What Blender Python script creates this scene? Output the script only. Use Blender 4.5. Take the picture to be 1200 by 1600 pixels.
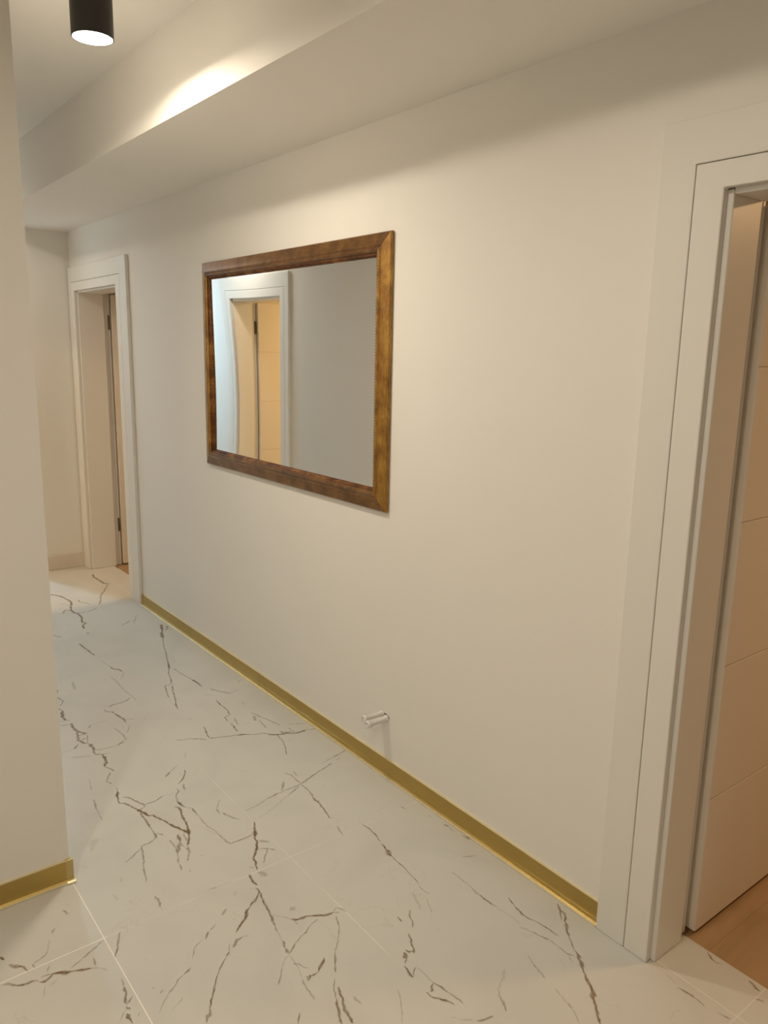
import bpy, bmesh, math, random
from mathutils import Matrix, Vector
random.seed(7)
S = bpy.context.scene
COL = S.collection
for o in list(bpy.data.objects):
    bpy.data.objects.remove(o)

# ------------------------------------------------------------------ camera
cam = bpy.data.cameras.new('camera')
camo = bpy.data.objects.new('camera', cam)
COL.objects.link(camo)
cam.sensor_fit = 'VERTICAL'
cam.sensor_height = 32.0
cam.lens = 1214.87 / 1600 * 32.0
cam.clip_start = 0.02
R = Matrix(((-0.61283665, 0.17083220, -0.77152291),
            (-0.78996766, -0.10828655, 0.60351067),
            (0.01955349, 0.97933160, 0.20131387)))
camo.matrix_world = Matrix.Translation((0, 0, 1.6125)) @ R.to_4x4()
S.camera = camo

# ------------------------------------------------------------------ world, exposure, lamp powers
w = bpy.data.worlds.new('world'); S.world = w; w.use_nodes = True
w.node_tree.nodes['Background'].inputs[0].default_value = (1.0, 0.93, 0.85, 1)
w.node_tree.nodes['Background'].inputs[1].default_value = 0.05
S.view_settings.view_transform = 'Standard'
S.view_settings.look = 'None'
S.view_settings.gamma = 1.0
S.view_settings.use_curve_mapping = False
S.view_settings.exposure = 0.09
WARM = (1.0, 0.88, 0.715)
COLD = (0.50, 0.76, 1.0)
#            x      y      z    watt colour  drop
LAMPS = [(2.53, -0.855, 2.50, 12.0, WARM, 0.18, 'black tube ceiling spotlight glowing above the narrow hallway, the one in view'),
         (5.30, -0.86, 2.50, 4.0, WARM, 0.18, 'added unseen black tube ceiling spotlight that brightens the far end of the hallway, by the left doorway'),  # added fill lamp, lifts the ambient light in the far hallway
         (6.55, -1.02, 2.50, 25.0, COLD, 0.18, 'cold white black tube ceiling spotlight beyond the far end wall'),
         (1.02, -0.80, 2.50, 4.5, WARM, 0.18, 'black tube ceiling spotlight above the near hall, opposite the right doorway'),
         (0.55, 0.60, 2.50, 18.0, WARM, 0.18, 'black tube ceiling spotlight in front of the short left wall')]
ROOMS = [((5.10, -3.2, 1.95), 13.0, (1.0, 0.70, 0.42), 0.10),     # far right room
         ((0.2, -3.2, 2.3), 17.0, (1.0, 0.60, 0.28), 0.30),      # near right room
         ((4.9, 0.75, 2.3), 25.0, (1.0, 0.64, 0.24), 0.30)]     # left room
for loc, watt, colr, size in ROOMS:
    L = bpy.data.lights.new('room_light', 'AREA'); L.shape = 'DISK'; L.size = size
    L.energy = watt; L.color = colr
    lo = bpy.data.objects.new('room_light', L); lo.location = loc; COL.objects.link(lo)

# ------------------------------------------------------------------ materials
def mat(name, colr, rough=0.5, metal=0.0, spec=0.5, noise=None, bump=None):
    m = bpy.data.materials.new(name); m.use_nodes = True
    nt = m.node_tree; b = nt.nodes['Principled BSDF']
    b.inputs['Base Color'].default_value = (*colr, 1)
    b.inputs['Roughness'].default_value = rough
    b.inputs['Metallic'].default_value = metal
    b.inputs['Specular IOR Level'].default_value = spec
    tc = nt.nodes.new('ShaderNodeTexCoord')
    if noise:
        sc, amt = noise
        n = nt.nodes.new('ShaderNodeTexNoise'); n.inputs['Scale'].default_value = sc; n.inputs['Detail'].default_value = 4
        nt.links.new(tc.outputs['Object'], n.inputs['Vector'])
        mx = nt.nodes.new('ShaderNodeMix'); mx.data_type = 'RGBA'
        mx.inputs['A'].default_value = (*[c * (1 - amt) for c in colr], 1)
        mx.inputs['B'].default_value = (*[min(1, c * (1 + amt)) for c in colr], 1)
        nt.links.new(n.outputs['Fac'], mx.inputs['Factor'])
        nt.links.new(mx.outputs['Result'], b.inputs['Base Color'])
    if bump:
        sc, st, ds = bump
        n = nt.nodes.new('ShaderNodeTexNoise'); n.inputs['Scale'].default_value = sc; n.inputs['Detail'].default_value = 3
        nt.links.new(tc.outputs['Object'], n.inputs['Vector'])
        bp = nt.nodes.new('ShaderNodeBump'); bp.inputs['Strength'].default_value = st; bp.inputs['Distance'].default_value = ds
        nt.links.new(n.outputs['Fac'], bp.inputs['Height']); nt.links.new(bp.outputs['Normal'], b.inputs['Normal'])
    return m

paint = mat('wall_paint', (0.82, 0.79, 0.735), 0.75, spec=0.25, noise=(1.5, 0.015), bump=(90, 0.12, 0.002))
ceilp = mat('ceiling_paint', (0.90, 0.87, 0.815), 0.8, spec=0.2, bump=(70, 0.1, 0.002))
doorw = mat('door_lacquer', (0.78, 0.755, 0.70), 0.38, spec=0.45, noise=(3, 0.01))
leafw = mat('door_leaf_lacquer', (0.77, 0.70, 0.60), 0.42, spec=0.4)
groove = mat('joint_shadow', (0.22, 0.19, 0.15), 0.8)
gold = mat('gold_anodised', (0.50, 0.36, 0.115), 0.42, 0.85, noise=(14, 0.05))
goldp = mat('gold_polished', (0.95, 0.85, 0.58), 0.22, 0.8)
goldc = mat('gold_cap', (0.56, 0.45, 0.19), 0.38, 0.8)
black = mat('black_metal', (0.022, 0.020, 0.018), 0.45, 0.3)
steel = mat('dark_steel', (0.17, 0.14, 0.10), 0.4, 0.8)
plastic = mat('white_plastic', (0.74, 0.72, 0.68), 0.35)
hole_m = mat('plaster_hole', (0.06, 0.045, 0.035), 0.9)
whitebase = mat('white_baseboard_paint', (0.72, 0.64, 0.56), 0.5)

mirror_m = bpy.data.materials.new('mirror_glass'); mirror_m.use_nodes = True
b = mirror_m.node_tree.nodes['Principled BSDF']
b.inputs['Base Color'].default_value = (0.93, 0.935, 0.92, 1); b.inputs['Metallic'].default_value = 1; b.inputs['Roughness'].default_value = 0.0

lens = bpy.data.materials.new('lamp_lens'); lens.use_nodes = True
b = lens.node_tree.nodes['Principled BSDF']
b.inputs['Base Color'].default_value = (1, 1, 1, 1)
b.inputs['Emission Color'].default_value = (1.0, 0.95, 0.86, 1); b.inputs['Emission Strength'].default_value = 20

def wood_frame(name, axis, c1, c2, c3):
    """antique gold-brown frame finish with streaks along the given axis"""
    m = bpy.data.materials.new(name); m.use_nodes = True
    nt = m.node_tree; b = nt.nodes['Principled BSDF']
    tc = nt.nodes.new('ShaderNodeTexCoord'); mp = nt.nodes.new('ShaderNodeMapping')
    sc = [150, 150, 150]; sc[axis] = 38
    mp.inputs['Scale'].default_value = sc
    n = nt.nodes.new('ShaderNodeTexNoise'); n.inputs['Scale'].default_value = 1; n.inputs['Detail'].default_value = 7; n.inputs['Roughness'].default_value = .7
    n2 = nt.nodes.new('ShaderNodeTexNoise'); n2.inputs['Scale'].default_value = 16; n2.inputs['Detail'].default_value = 3
    ad = nt.nodes.new('ShaderNodeMath'); ad.operation = 'ADD'; hf = nt.nodes.new('ShaderNodeMath'); hf.operation = 'MULTIPLY'; hf.inputs[1].default_value = .5
    r = nt.nodes.new('ShaderNodeValToRGB')
    r.color_ramp.elements[0].position = .34; r.color_ramp.elements[0].color = (*c1, 1)
    r.color_ramp.elements[1].position = .66; r.color_ramp.elements[1].color = (*c3, 1)
    e = r.color_ramp.elements.new(.5); e.color = (*c2, 1)
    nt.links.new(tc.outputs['Object'], mp.inputs['Vector']); nt.links.new(mp.outputs['Vector'], n.inputs['Vector'])
    nt.links.new(tc.outputs['Object'], n2.inputs['Vector'])
    nt.links.new(n.outputs['Fac'], ad.inputs[0]); nt.links.new(n2.outputs['Fac'], ad.inputs[1]); nt.links.new(ad.outputs[0], hf.inputs[0])
    nt.links.new(hf.outputs[0], r.inputs['Fac']); nt.links.new(r.outputs['Color'], b.inputs['Base Color'])
    b.inputs['Roughness'].default_value = .36; b.inputs['Metallic'].default_value = .45
    return m
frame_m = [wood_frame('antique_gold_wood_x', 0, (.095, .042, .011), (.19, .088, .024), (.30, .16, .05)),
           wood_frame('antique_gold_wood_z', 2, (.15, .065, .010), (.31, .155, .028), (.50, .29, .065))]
bead_m = wood_frame('dark_carved_bead', 0, (.06, .018, .004), (.15, .055, .012), (.38, .18, .05))

def plank_wood():
    m = bpy.data.materials.new('oak_planks'); m.use_nodes = True
    nt = m.node_tree; b = nt.nodes['Principled BSDF']
    tc = nt.nodes.new('ShaderNodeTexCoord')
    mp = nt.nodes.new('ShaderNodeMapping'); mp.inputs['Rotation'].default_value = (0, 0, math.pi / 2)
    mp.inputs['Location'].default_value = (0, 0.802, 0)
    br = nt.nodes.new('ShaderNodeTexBrick'); br.inputs['Scale'].default_value = 1
    br.inputs['Brick Width'].default_value = 1.25; br.inputs['Row Height'].default_value = .19
    br.inputs['Mortar Size'].default_value = .0012; br.inputs['Color1'].default_value = (.37, .24, .125, 1)
    br.inputs['Color2'].default_value = (.35, .225, .115, 1); br.inputs['Mortar'].default_value = (.29, .175, .08, 1)
    mp2 = nt.nodes.new('ShaderNodeMapping'); mp2.inputs['Scale'].default_value = (12, 2.5, 1)
    n = nt.nodes.new('ShaderNodeTexNoise'); n.inputs['Scale'].default_value = 1; n.inputs['Detail'].default_value = 6; n.inputs['Distortion'].default_value = .8
    r = nt.nodes.new('ShaderNodeValToRGB')
    r.color_ramp.elements[0].position = .3; r.color_ramp.elements[0].color = (.84, .82, .80, 1)
    r.color_ramp.elements[1].position = .65; r.color_ramp.elements[1].color = (1.1, 1.08, 1.05, 1)
    mx = nt.nodes.new('ShaderNodeMix'); mx.data_type = 'RGBA'; mx.blend_type = 'MULTIPLY'; mx.inputs['Factor'].default_value = 1
    nt.links.new(tc.outputs['Object'], mp.inputs['Vector']); nt.links.new(mp.outputs['Vector'], br.inputs['Vector'])
    nt.links.new(tc.outputs['Object'], mp2.inputs['Vector']); nt.links.new(mp2.outputs['Vector'], n.inputs['Vector'])
    nt.links.new(n.outputs['Fac'], r.inputs['Fac']); nt.links.new(br.outputs['Color'], mx.inputs['A']); nt.links.new(r.outputs['Color'], mx.inputs['B'])
    nt.links.new(mx.outputs['Result'], b.inputs['Base Color']); b.inputs['Roughness'].default_value = .5
    return m
planks = plank_wood()

FLOOR_C = (0.60, 0.58, 0.525)
def marble():
    """cream porcelain with faint grey clouds and pale joints between 60 x 120 tiles"""
    m = bpy.data.materials.new('marble_tiles'); m.use_nodes = True
    nt = m.node_tree; b = nt.nodes['Principled BSDF']; N = nt.nodes.new; K = nt.links.new
    tc = N('ShaderNodeTexCoord'); sp = N('ShaderNodeSeparateXYZ'); K(tc.outputs['Object'], sp.inputs[0])
    def math_(op, a, bb=None, c=None):
        n = N('ShaderNodeMath'); n.operation = op
        for i, v in enumerate((a, bb, c)):
            if v is None: continue
            if isinstance(v, (int, float)): n.inputs[i].default_value = v
            else: K(v, n.inputs[i])
        return n.outputs[0]
    # distance to the nearest joint: X joints at 1.945 + k*1.2, Y joints at -0.562 - k*0.602
    def joint(src, off, pitch, half):
        t = math_('SUBTRACT', src, off - pitch / 2)
        t = math_('FLOORED_MODULO', t, pitch)
        t = math_('ABSOLUTE', math_('SUBTRACT', t, pitch / 2))
        return math_('LESS_THAN', t, half)
    jx = joint(sp.outputs['X'], 1.945, 1.2, 0.0014)
    jy = joint(sp.outputs['Y'], -0.562, 0.600, 0.0014)
    jt = math_('LESS_THAN', math_('ABSOLUTE', math_('ADD', sp.outputs['Y'], 1.737)), 0.0014)
    n1 = N('ShaderNodeTexNoise'); n1.inputs['Scale'].default_value = 2.6; n1.inputs['Detail'].default_value = 6; n1.inputs['Distortion'].default_value = 1.2
    K(tc.outputs['Object'], n1.inputs['Vector'])
    r1 = N('ShaderNodeValToRGB'); r1.color_ramp.elements[0].position = .30; r1.color_ramp.elements[0].color = (FLOOR_C[0]*.93, FLOOR_C[1]*.93, FLOOR_C[2]*.935, 1)
    r1.color_ramp.elements[1].position = .55; r1.color_ramp.elements[1].color = (*FLOOR_C, 1)
    K(n1.outputs['Fac'], r1.inputs['Fac'])
    # the grout is worn: clearly pale along the free wall, nearly tile coloured elsewhere
    n3 = N('ShaderNodeTexNoise'); n3.inputs['Scale'].default_value = 3.5; K(tc.outputs['Object'], n3.inputs['Vector'])
    wear = N('ShaderNodeMapRange'); wear.inputs['From Min'].default_value = .42; wear.inputs['From Max'].default_value = .62
    wear.inputs['To Min'].default_value = .04; wear.inputs['To Max'].default_value = .42; K(n3.outputs['Fac'], wear.inputs['Value'])
    jy = math_('MULTIPLY', jy, math_('GREATER_THAN', sp.outputs['Y'], -1.72))
    near = math_('GREATER_THAN', sp.outputs['Y'], -0.57); far = math_('LESS_THAN', sp.outputs['X'], 2.6)
    jn = math_('MULTIPLY', math_('MULTIPLY', math_('MAXIMUM', jx, jy), near), .85)
    jw = math_('MULTIPLY', math_('MULTIPLY', math_('MAXIMUM', jx, jy), wear.outputs['Result']), math_('MAXIMUM', far, .25))
    j = math_('MAXIMUM', math_('MAXIMUM', jn, jw), math_('MULTIPLY', jt, .45))
    # faint hairline cracks
    n2 = N('ShaderNodeTexNoise'); n2.inputs['Scale'].default_value = 3.2; n2.inputs['Detail'].default_value = 5; n2.inputs['Distortion'].default_value = .8
    mp = N('ShaderNodeMapping'); mp.inputs['Location'].default_value = (3.1, 7.7, 0); K(tc.outputs['Object'], mp.inputs['Vector']); K(mp.outputs['Vector'], n2.inputs['Vector'])
    ab = math_('ABSOLUTE', math_('SUBTRACT', n2.outputs['Fac'], .5))
    hair = math_('MULTIPLY', math_('LESS_THAN', ab, .004), math_('GREATER_THAN', n1.outputs['Fac'], .56))
    mx = N('ShaderNodeMix'); mx.data_type = 'RGBA'; K(math_('MULTIPLY', hair, .18), mx.inputs['Factor'])
    K(r1.outputs['Color'], mx.inputs['A']); mx.inputs['B'].default_value = (.42, .37, .29, 1)
    m2 = N('ShaderNodeMix'); m2.data_type = 'RGBA'; K(j, m2.inputs['Factor'])
    K(mx.outputs['Result'], m2.inputs['A']); m2.inputs['B'].default_value = (.93, .86, .76, 1)
    K(m2.outputs['Result'], b.inputs['Base Color'])
    b.inputs['Roughness'].default_value = .30; b.inputs['Specular IOR Level'].default_value = .4
    return m
def vein_mat():
    m = bpy.data.materials.new('marble_vein'); m.use_nodes = True
    nt = m.node_tree; b = nt.nodes['Principled BSDF']; N = nt.nodes.new; K = nt.links.new
    at = N('ShaderNodeAttribute'); at.attribute_name = 'vein'
    sp = N('ShaderNodeSeparateColor'); K(at.outputs['Color'], sp.inputs[0])
    n = N('ShaderNodeTexNoise'); n.inputs['Scale'].default_value = 60; n.inputs['Detail'].default_value = 5
    tc = N('ShaderNodeTexCoord'); K(tc.outputs['Object'], n.inputs['Vector'])
    mr = N('ShaderNodeMapRange'); mr.inputs['From Min'].default_value = .3; mr.inputs['From Max'].default_value = .65
    mr.inputs['To Min'].default_value = .55; mr.inputs['To Max'].default_value = 1.15; K(n.outputs['Fac'], mr.inputs['Value'])
    # cross profile: 0 at ribbon edge, 1 at centre
    pr = N('ShaderNodeMapRange'); pr.interpolation_type = 'SMOOTHSTEP'; pr.inputs['From Max'].default_value = .75; K(sp.outputs['Red'], pr.inputs['Value'])
    a = N('ShaderNodeMath'); a.operation = 'MULTIPLY'; K(pr.outputs['Result'], a.inputs[0]); K(sp.outputs['Green'], a.inputs[1])
    a2 = N('ShaderNodeMath'); a2.operation = 'MULTIPLY'; a2.use_clamp = True; K(a.outputs[0], a2.inputs[0]); K(mr.outputs['Result'], a2.inputs[1])
    mx = N('ShaderNodeMix'); mx.data_type = 'RGBA'; K(sp.outputs['Blue'], mx.inputs['Factor'])
    mx.inputs['A'].default_value = (.23, .175, .11, 1); mx.inputs['B'].default_value = (.26, .145, .05, 1)
    K(mx.outputs['Result'], b.inputs['Base Color']); b.inputs['Roughness'].default_value = .3
    tr = N('ShaderNodeBsdfTransparent'); ms = N('ShaderNodeMixShader'); K(a2.outputs[0], ms.inputs[0]); K(tr.outputs[0], ms.inputs[1]); K(b.outputs[0], ms.inputs[2])
    K(ms.outputs[0], nt.nodes['Material Output'].inputs['Surface'])
    return m

# marble veins traced on the floor, millimetres: (width, strength, warmth, points)
VEINS = [
(11.9,0.8,0.2,((5232,-1290),(5202,-1320),(5143,-1346),(5066,-1358),(4994,-1366),(4938,-1352),(4902,-1335),(4834,-1319),(4774,-1317),(4733,-1333),(4648,-1327),(4576,-1305),(4540,-1317),(4505,-1287),(4453,-1283))),
(5.5,0.4,0.2,((5006,-1287),(4971,-1314),(4923,-1337))),
(9.7,0.5,0.2,((4821,-1315),(4853,-1292),(4792,-1255))),
(6.7,0.6,0.2,((5009,-1416),(4957,-1411),(4923,-1432),(4877,-1451))),
(15.1,0.7,0.2,((5527,-1666),(5538,-1679),(5469,-1661),(5364,-1669),(5285,-1671),(5246,-1699))),
(8.5,0.6,0.2,((5238,-1683),(5142,-1633),(5026,-1567),(4890,-1518),(4841,-1494))),
(10.7,0.35,0.2,((4783,-1462),(4750,-1419),(4738,-1334))),
(19,0.6,0.2,((5673,-1894),(5593,-1882))),
(14.9,0.7,0.2,((4376,-1278),(4357,-1275))),
(8.9,0.6,0.2,((4446,-1103),(4418,-1113),(4382,-1139))),
(9.4,0.65,0.2,((4226,-1184),(4149,-1189),(4075,-1194),(4014,-1199))),
(7.9,0.75,0.2,((3807,-1214),(3779,-1218),(3746,-1241),(3712,-1246))),
(4.5,0.3,0.2,((3922,-1204),(3807,-1214))),
(6.5,0.25,0.2,((3702,-1245),(3629,-1206))),
(4.2,0.35,0.2,((3689,-1177),(3590,-1179),(3501,-1173),(3351,-1183))),
(14.6,0.8,0.5,((4266,-1671),(4176,-1642),(4116,-1614),(4041,-1591))),
(7.4,0.6,0.5,((4234,-1678),(4227,-1688),(4190,-1681),(4165,-1658),(4172,-1649))),
(5.2,0.6,0.4,((4041,-1591),(3933,-1551),(3843,-1525),(3779,-1502),(3687,-1475),(3619,-1451),(3557,-1421),(3488,-1406),(3434,-1387),(3430,-1351),(3362,-1330),(3292,-1314))),
(10.9,0.7,0.3,((3687,-1475),(3620,-1450))),
(5.6,0.6,0.3,((3410,-1380),(3337,-1353),(3276,-1337),(3221,-1317),(3159,-1298))),
(5.1,0.55,0.3,((3606,-1470),(3509,-1475),(3429,-1489),(3366,-1496))),
(7.7,0.35,0.2,((4510,-1613),(4380,-1548))),
(7.6,0.4,0.2,((4437,-1549),(4377,-1471))),
(12.7,0.8,0.4,((3703,-914),(3646,-904))),
(4.9,0.6,0.3,((3611,-891),(3574,-899),(3547,-906),(3521,-896),(3492,-876))),
(6,0.6,0.3,((3487,-860),(3444,-874))),
(11.9,0.8,0.3,((3444,-874),(3384,-857),(3338,-856))),
(5.9,0.6,0.3,((3338,-856),(3325,-874))),
(4.7,0.4,0.2,((3342,-829),(3332,-854))),
(6,0.6,0.3,((3359,-1052),(3373,-1079),(3369,-1120),(3378,-1145),(3401,-1166))),
(5.9,0.6,0.3,((3344,-1026),(3314,-1034),(3307,-1050))),
(8.5,0.6,0.3,((3307,-1050),(3257,-1057),(3203,-1067),(3165,-1065))),
(4.6,0.5,0.2,((3200,-1066),(3188,-1085),(3178,-1106))),
(7.7,0.5,0.2,((3154,-1139),(3156,-1148))),
(3.8,0.4,0.2,((3051,-1300),(3023,-1307))),
(12.8,0.25,0.1,((3734,-1003),(3633,-986))),
(5.8,0.45,0.4,((3303,-818),(3295,-843),(3290,-867))),
(11.4,0.6,0.8,((3296,-869),(3232,-864),(3185,-878),(3170,-892),(3161,-881))),
(9.3,0.55,0.8,((3201,-866),(3122,-847),(3083,-863),(3066,-876))),
(12.8,0.65,0.8,((3066,-876),(3005,-876))),
(5.6,0.4,0.8,((3153,-893),(3082,-873))),
(9.6,0.4,0.7,((3205,-912),(3232,-931))),
(3.8,0.25,0.4,((3232,-937),(3233,-1007))),
(7.5,0.4,0.8,((3162,-860),(3164,-888))),
(7.4,0.4,0.8,((3114,-858),(3129,-877))),
(9.2,0.4,0.6,((3095,-837),(3058,-812))),
(3.6,0.25,0.4,((3058,-812),(3059,-755))),
(4.4,0.45,0.5,((3005,-876),(2993,-899),(2992,-926),(2992,-970),(3021,-1013),(3058,-1015),(3141,-1007))),
(10.9,0.3,0.3,((2987,-968),(3007,-997))),
(4.5,0.4,0.3,((3073,-1035),(3137,-1070))),
(7.2,0.55,0.7,((3007,-874),(2978,-867),(2967,-869),(2951,-890),(2946,-915))),
(11.3,0.8,0.8,((2949,-890),(2912,-888),(2883,-883),(2851,-867))),
(6.2,0.6,0.6,((2851,-867),(2824,-879),(2797,-883))),
(4.1,0.55,0.5,((2796,-872),(2767,-850),(2737,-836),(2709,-850))),
(4.7,0.4,0.5,((2679,-852),(2657,-852))),
(5.7,0.8,0.7,((2656,-847),(2620,-835),(2569,-825),(2557,-841),(2530,-851),(2496,-862),(2469,-871),(2432,-881),(2431,-893),(2401,-903),(2369,-914),(2333,-923),(2299,-937),(2262,-950))),
(9.5,0.75,0.7,((2496,-862),(2467,-871),(2433,-882))),
(9.1,0.6,0.9,((2346,-919),(2299,-937),(2262,-950))),
(16.5,0.8,0.7,((2646,-844),(2616,-834))),
(6.4,0.55,0.6,((2600,-849),(2583,-865),(2546,-879),(2510,-892),(2495,-891),(2482,-867))),
(5.8,0.5,0.5,((2507,-896),(2508,-931),(2524,-968))),
(3.2,0.2,0.4,((2524,-968),(2521,-1018))),
(6.2,0.6,0.6,((2469,-864),(2406,-862),(2348,-858))),
(4.6,0.4,0.6,((2348,-858),(2299,-855))),
(10.6,0.4,0.6,((2323,-860),(2294,-855))),
(4.9,0.4,0.5,((2324,-865),(2295,-879))),
(5.3,0.4,0.5,((2260,-883),(2219,-884),(2183,-880),(2125,-858))),
(4.8,0.5,0.5,((2299,-855),(2282,-823),(2284,-796))),
(5.3,0.5,0.5,((2284,-796),(2250,-790),(2189,-769))),
(6.5,0.35,0.4,((2269,-786),(2244,-751),(2231,-724))),
(6.7,0.55,0.4,((2639,-1028),(2666,-1055))),
(3.4,0.3,0.4,((2666,-1055),(2700,-1102))),
(7,0.3,0.4,((2769,-1167),(2736,-1149))),
(5.3,0.65,0.5,((2650,-1111),(2614,-1094),(2581,-1067),(2566,-1048))),
(6.6,0.4,0.4,((2556,-1062),(2514,-1049))),
(4.8,0.45,0.5,((2539,-1031),(2518,-1029),(2502,-1012),(2460,-997),(2426,-1000))),
(7.9,0.7,0.7,((2456,-995),(2426,-1000),(2406,-1006))),
(3.8,0.4,0.5,((2406,-1006),(2383,-1024),(2355,-1021),(2330,-1020))),
(6.8,0.8,0.8,((2434,-976),(2411,-986),(2372,-976),(2314,-968),(2271,-956),(2228,-940),(2197,-921))),
(12.1,0.7,0.8,((2282,-960),(2249,-949))),
(6.4,0.4,0.6,((2197,-921),(2168,-913),(2120,-887))),
(10.5,0.65,1,((2271,-918),(2231,-910))),
(13.3,0.45,0.6,((2231,-910),(2200,-892),(2183,-880))),
(3.6,0.5,0.6,((2267,-936),(2220,-927))),
(3.5,0.4,0.6,((2220,-908),(2174,-911))),
(4.3,0.6,0.4,((2892,-1176),(2877,-1193),(2871,-1226),(2843,-1255))),
(5.1,0.2,0.1,((2799,-790),(2710,-771))),
(6.5,0.4,0.1,((2650,-757),(2579,-748))),
(3.8,0.35,0.1,((2579,-748),(2499,-741))),
(10.8,0.18,0.1,((2997,-779),(2963,-852))),
(18.2,0.12,0.1,((2409,-691),(2350,-653))),
(7.5,0.6,0.3,((3420,-1486),(3375,-1494),(3319,-1493))),
(6,0.6,0.3,((3277,-1512),(3224,-1535),(3170,-1567))),
(4.8,0.3,0.3,((3170,-1567),(3191,-1621))),
(5,0.3,0.3,((3262,-1654),(3290,-1698))),
(5,0.65,0.3,((3145,-1482),(3079,-1477),(3028,-1479),(2971,-1467),(2961,-1436),(2918,-1430))),
(6.6,0.65,0.3,((2894,-1431),(2845,-1425),(2809,-1423))),
(5.6,0.4,0.3,((2931,-1466),(2864,-1451))),
(5,0.6,0.3,((2861,-1235),(2844,-1263),(2815,-1283))),
(4.7,0.7,0.3,((2933,-1323),(2871,-1306),(2823,-1296))),
(5,0.65,0.3,((2823,-1296),(2809,-1332),(2787,-1383),(2779,-1410),(2766,-1435),(2738,-1471),(2734,-1501),(2713,-1515),(2696,-1519),(2685,-1545))),
(12.6,0.5,0.3,((2780,-1404),(2765,-1441))),
(8.6,0.85,0.4,((2710,-1514),(2685,-1545),(2673,-1577),(2653,-1605),(2647,-1635),(2651,-1664))),
(5.1,0.5,0.6,((2651,-1664),(2634,-1708))),
(7.2,0.65,0.3,((2706,-1567),(2684,-1577),(2662,-1617))),
(4.7,0.5,0.3,((2709,-1615),(2660,-1616))),
(5.3,0.5,0.3,((2683,-1544),(2640,-1538),(2576,-1520),(2516,-1490))),
(4.9,0.45,0.3,((2933,-1554),(2885,-1565),(2827,-1580),(2752,-1597))),
(13.1,0.4,0.3,((2899,-1545),(2852,-1533))),
(4.8,0.5,0.3,((2851,-1546),(2793,-1540),(2764,-1538))),
(4.4,0.2,0.3,((2857,-1477),(2843,-1502))),
(4.4,0.35,0.3,((2742,-1632),(2700,-1695))),
(5.5,0.5,0.3,((2406,-1708),(2388,-1632))),
(3.7,0.35,0.3,((2388,-1632),(2378,-1565))),
(5.4,0.45,0.3,((2368,-1651),(2360,-1626))),
(5.3,0.55,0.5,((2352,-1602),(2342,-1563),(2319,-1486),(2294,-1422))),
(4.5,0.45,0.4,((2294,-1422),(2294,-1375),(2290,-1321),(2285,-1267))),
(7,0.45,0.4,((2285,-1405),(2259,-1348))),
(4.3,0.5,0.4,((2399,-1408),(2375,-1424),(2346,-1424),(2294,-1422))),
(4.3,0.45,0.4,((2392,-1443),(2348,-1438))),
(7.7,0.4,0.4,((2349,-1379),(2299,-1338))),
(5.8,0.3,0.3,((3055,-1571),(3023,-1568))),
(7.1,0.5,0.3,((2621,-1564),(2616,-1566))),
(4.4,0.4,0.4,((2290,-1321),(2281,-1265))),
(4.1,0.4,0.4,((2281,-1265),(2265,-1207),(2259,-1167))),
(3.4,0.22,0.4,((2259,-1348),(2223,-1265),(2192,-1183))),
(4.8,0.5,0.3,((2291,-1420),(2238,-1422))),
(6.2,0.6,0.3,((2238,-1422),(2178,-1407),(2141,-1407),(2088,-1394),(2045,-1387))),
(6,0.22,0.3,((1994,-1382),(1942,-1368))),
(3.5,0.3,0.3,((2382,-1126),(2330,-1090))),
(5.6,0.5,0.3,((2330,-1090),(2297,-1087))),
(5.2,0.55,0.3,((2299,-1098),(2274,-1104),(2247,-1114),(2226,-1126))),
(9.4,0.35,0.3,((2385,-1021),(2354,-1022))),
(3.3,0.4,0.3,((2333,-1023),(2289,-1017),(2259,-1018),(2212,-1030),(2162,-1030))),
(5,0.55,0.4,((2162,-1030),(2121,-1037),(2120,-1063),(2120,-1093),(2123,-1120))),
(7,0.8,0.8,((2184,-1161),(2130,-1136),(2106,-1120),(2074,-1113),(2044,-1094),(2013,-1066),(1979,-1056),(1951,-1044))),
(11.9,0.6,0.8,((2139,-1137),(2107,-1124))),
(11.6,0.5,0.6,((2061,-1106),(2038,-1091))),
(11.8,0.35,0.2,((2086,-1115),(2070,-1131),(2054,-1147))),
(4.4,0.5,0.4,((2041,-1098),(2028,-1123),(2003,-1144))),
(4.6,0.5,0.4,((2029,-1126),(1968,-1077))),
(25.2,0.28,0.1,((1938,-1041),(1923,-1050),(1910,-1057))),
(24,0.22,0.1,((1735,-1034),(1732,-1054))),
(9.7,0.75,0.7,((1946,-1013),(1918,-1009),(1887,-1011))),
(8.2,0.6,0.6,((1878,-999),(1869,-1003),(1855,-1002))),
(6.7,0.75,0.8,((1860,-1001),(1834,-977),(1820,-952),(1801,-926),(1780,-913),(1763,-883))),
(10.6,0.6,0.8,((1805,-930),(1780,-913))),
(5.9,0.65,0.6,((1855,-1002),(1832,-994),(1787,-987),(1746,-977),(1700,-968))),
(4,0.2,0.2,((1748,-979),(1716,-1009),(1698,-1020))),
(7.9,0.8,0.8,((1700,-1017),(1686,-1035),(1684,-1057),(1675,-1074),(1663,-1094),(1652,-1114),(1652,-1133))),
(7.9,0.35,0.6,((1647,-1130),(1638,-1147))),
(4,0.5,0.4,((1652,-1133),(1661,-1149),(1648,-1159),(1630,-1163))),
(3.4,0.3,0.4,((1688,-1023),(1666,-1023))),
(3,0.22,0.3,((1953,-887),(1949,-952))),
(5.5,0.25,0.1,((1901,-945),(1886,-931))),
(6.4,0.4,0.1,((1850,-887),(1832,-865))),
(3.7,0.35,0.2,((2010,-1059),(2024,-1049))),
(4.5,0.4,0.2,((1978,-1032),(1963,-1043))),
(5.5,0.4,0.2,((1884,-984),(1878,-990))),
(5.8,0.8,0.3,((2122,-935),(2117,-936))),
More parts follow.
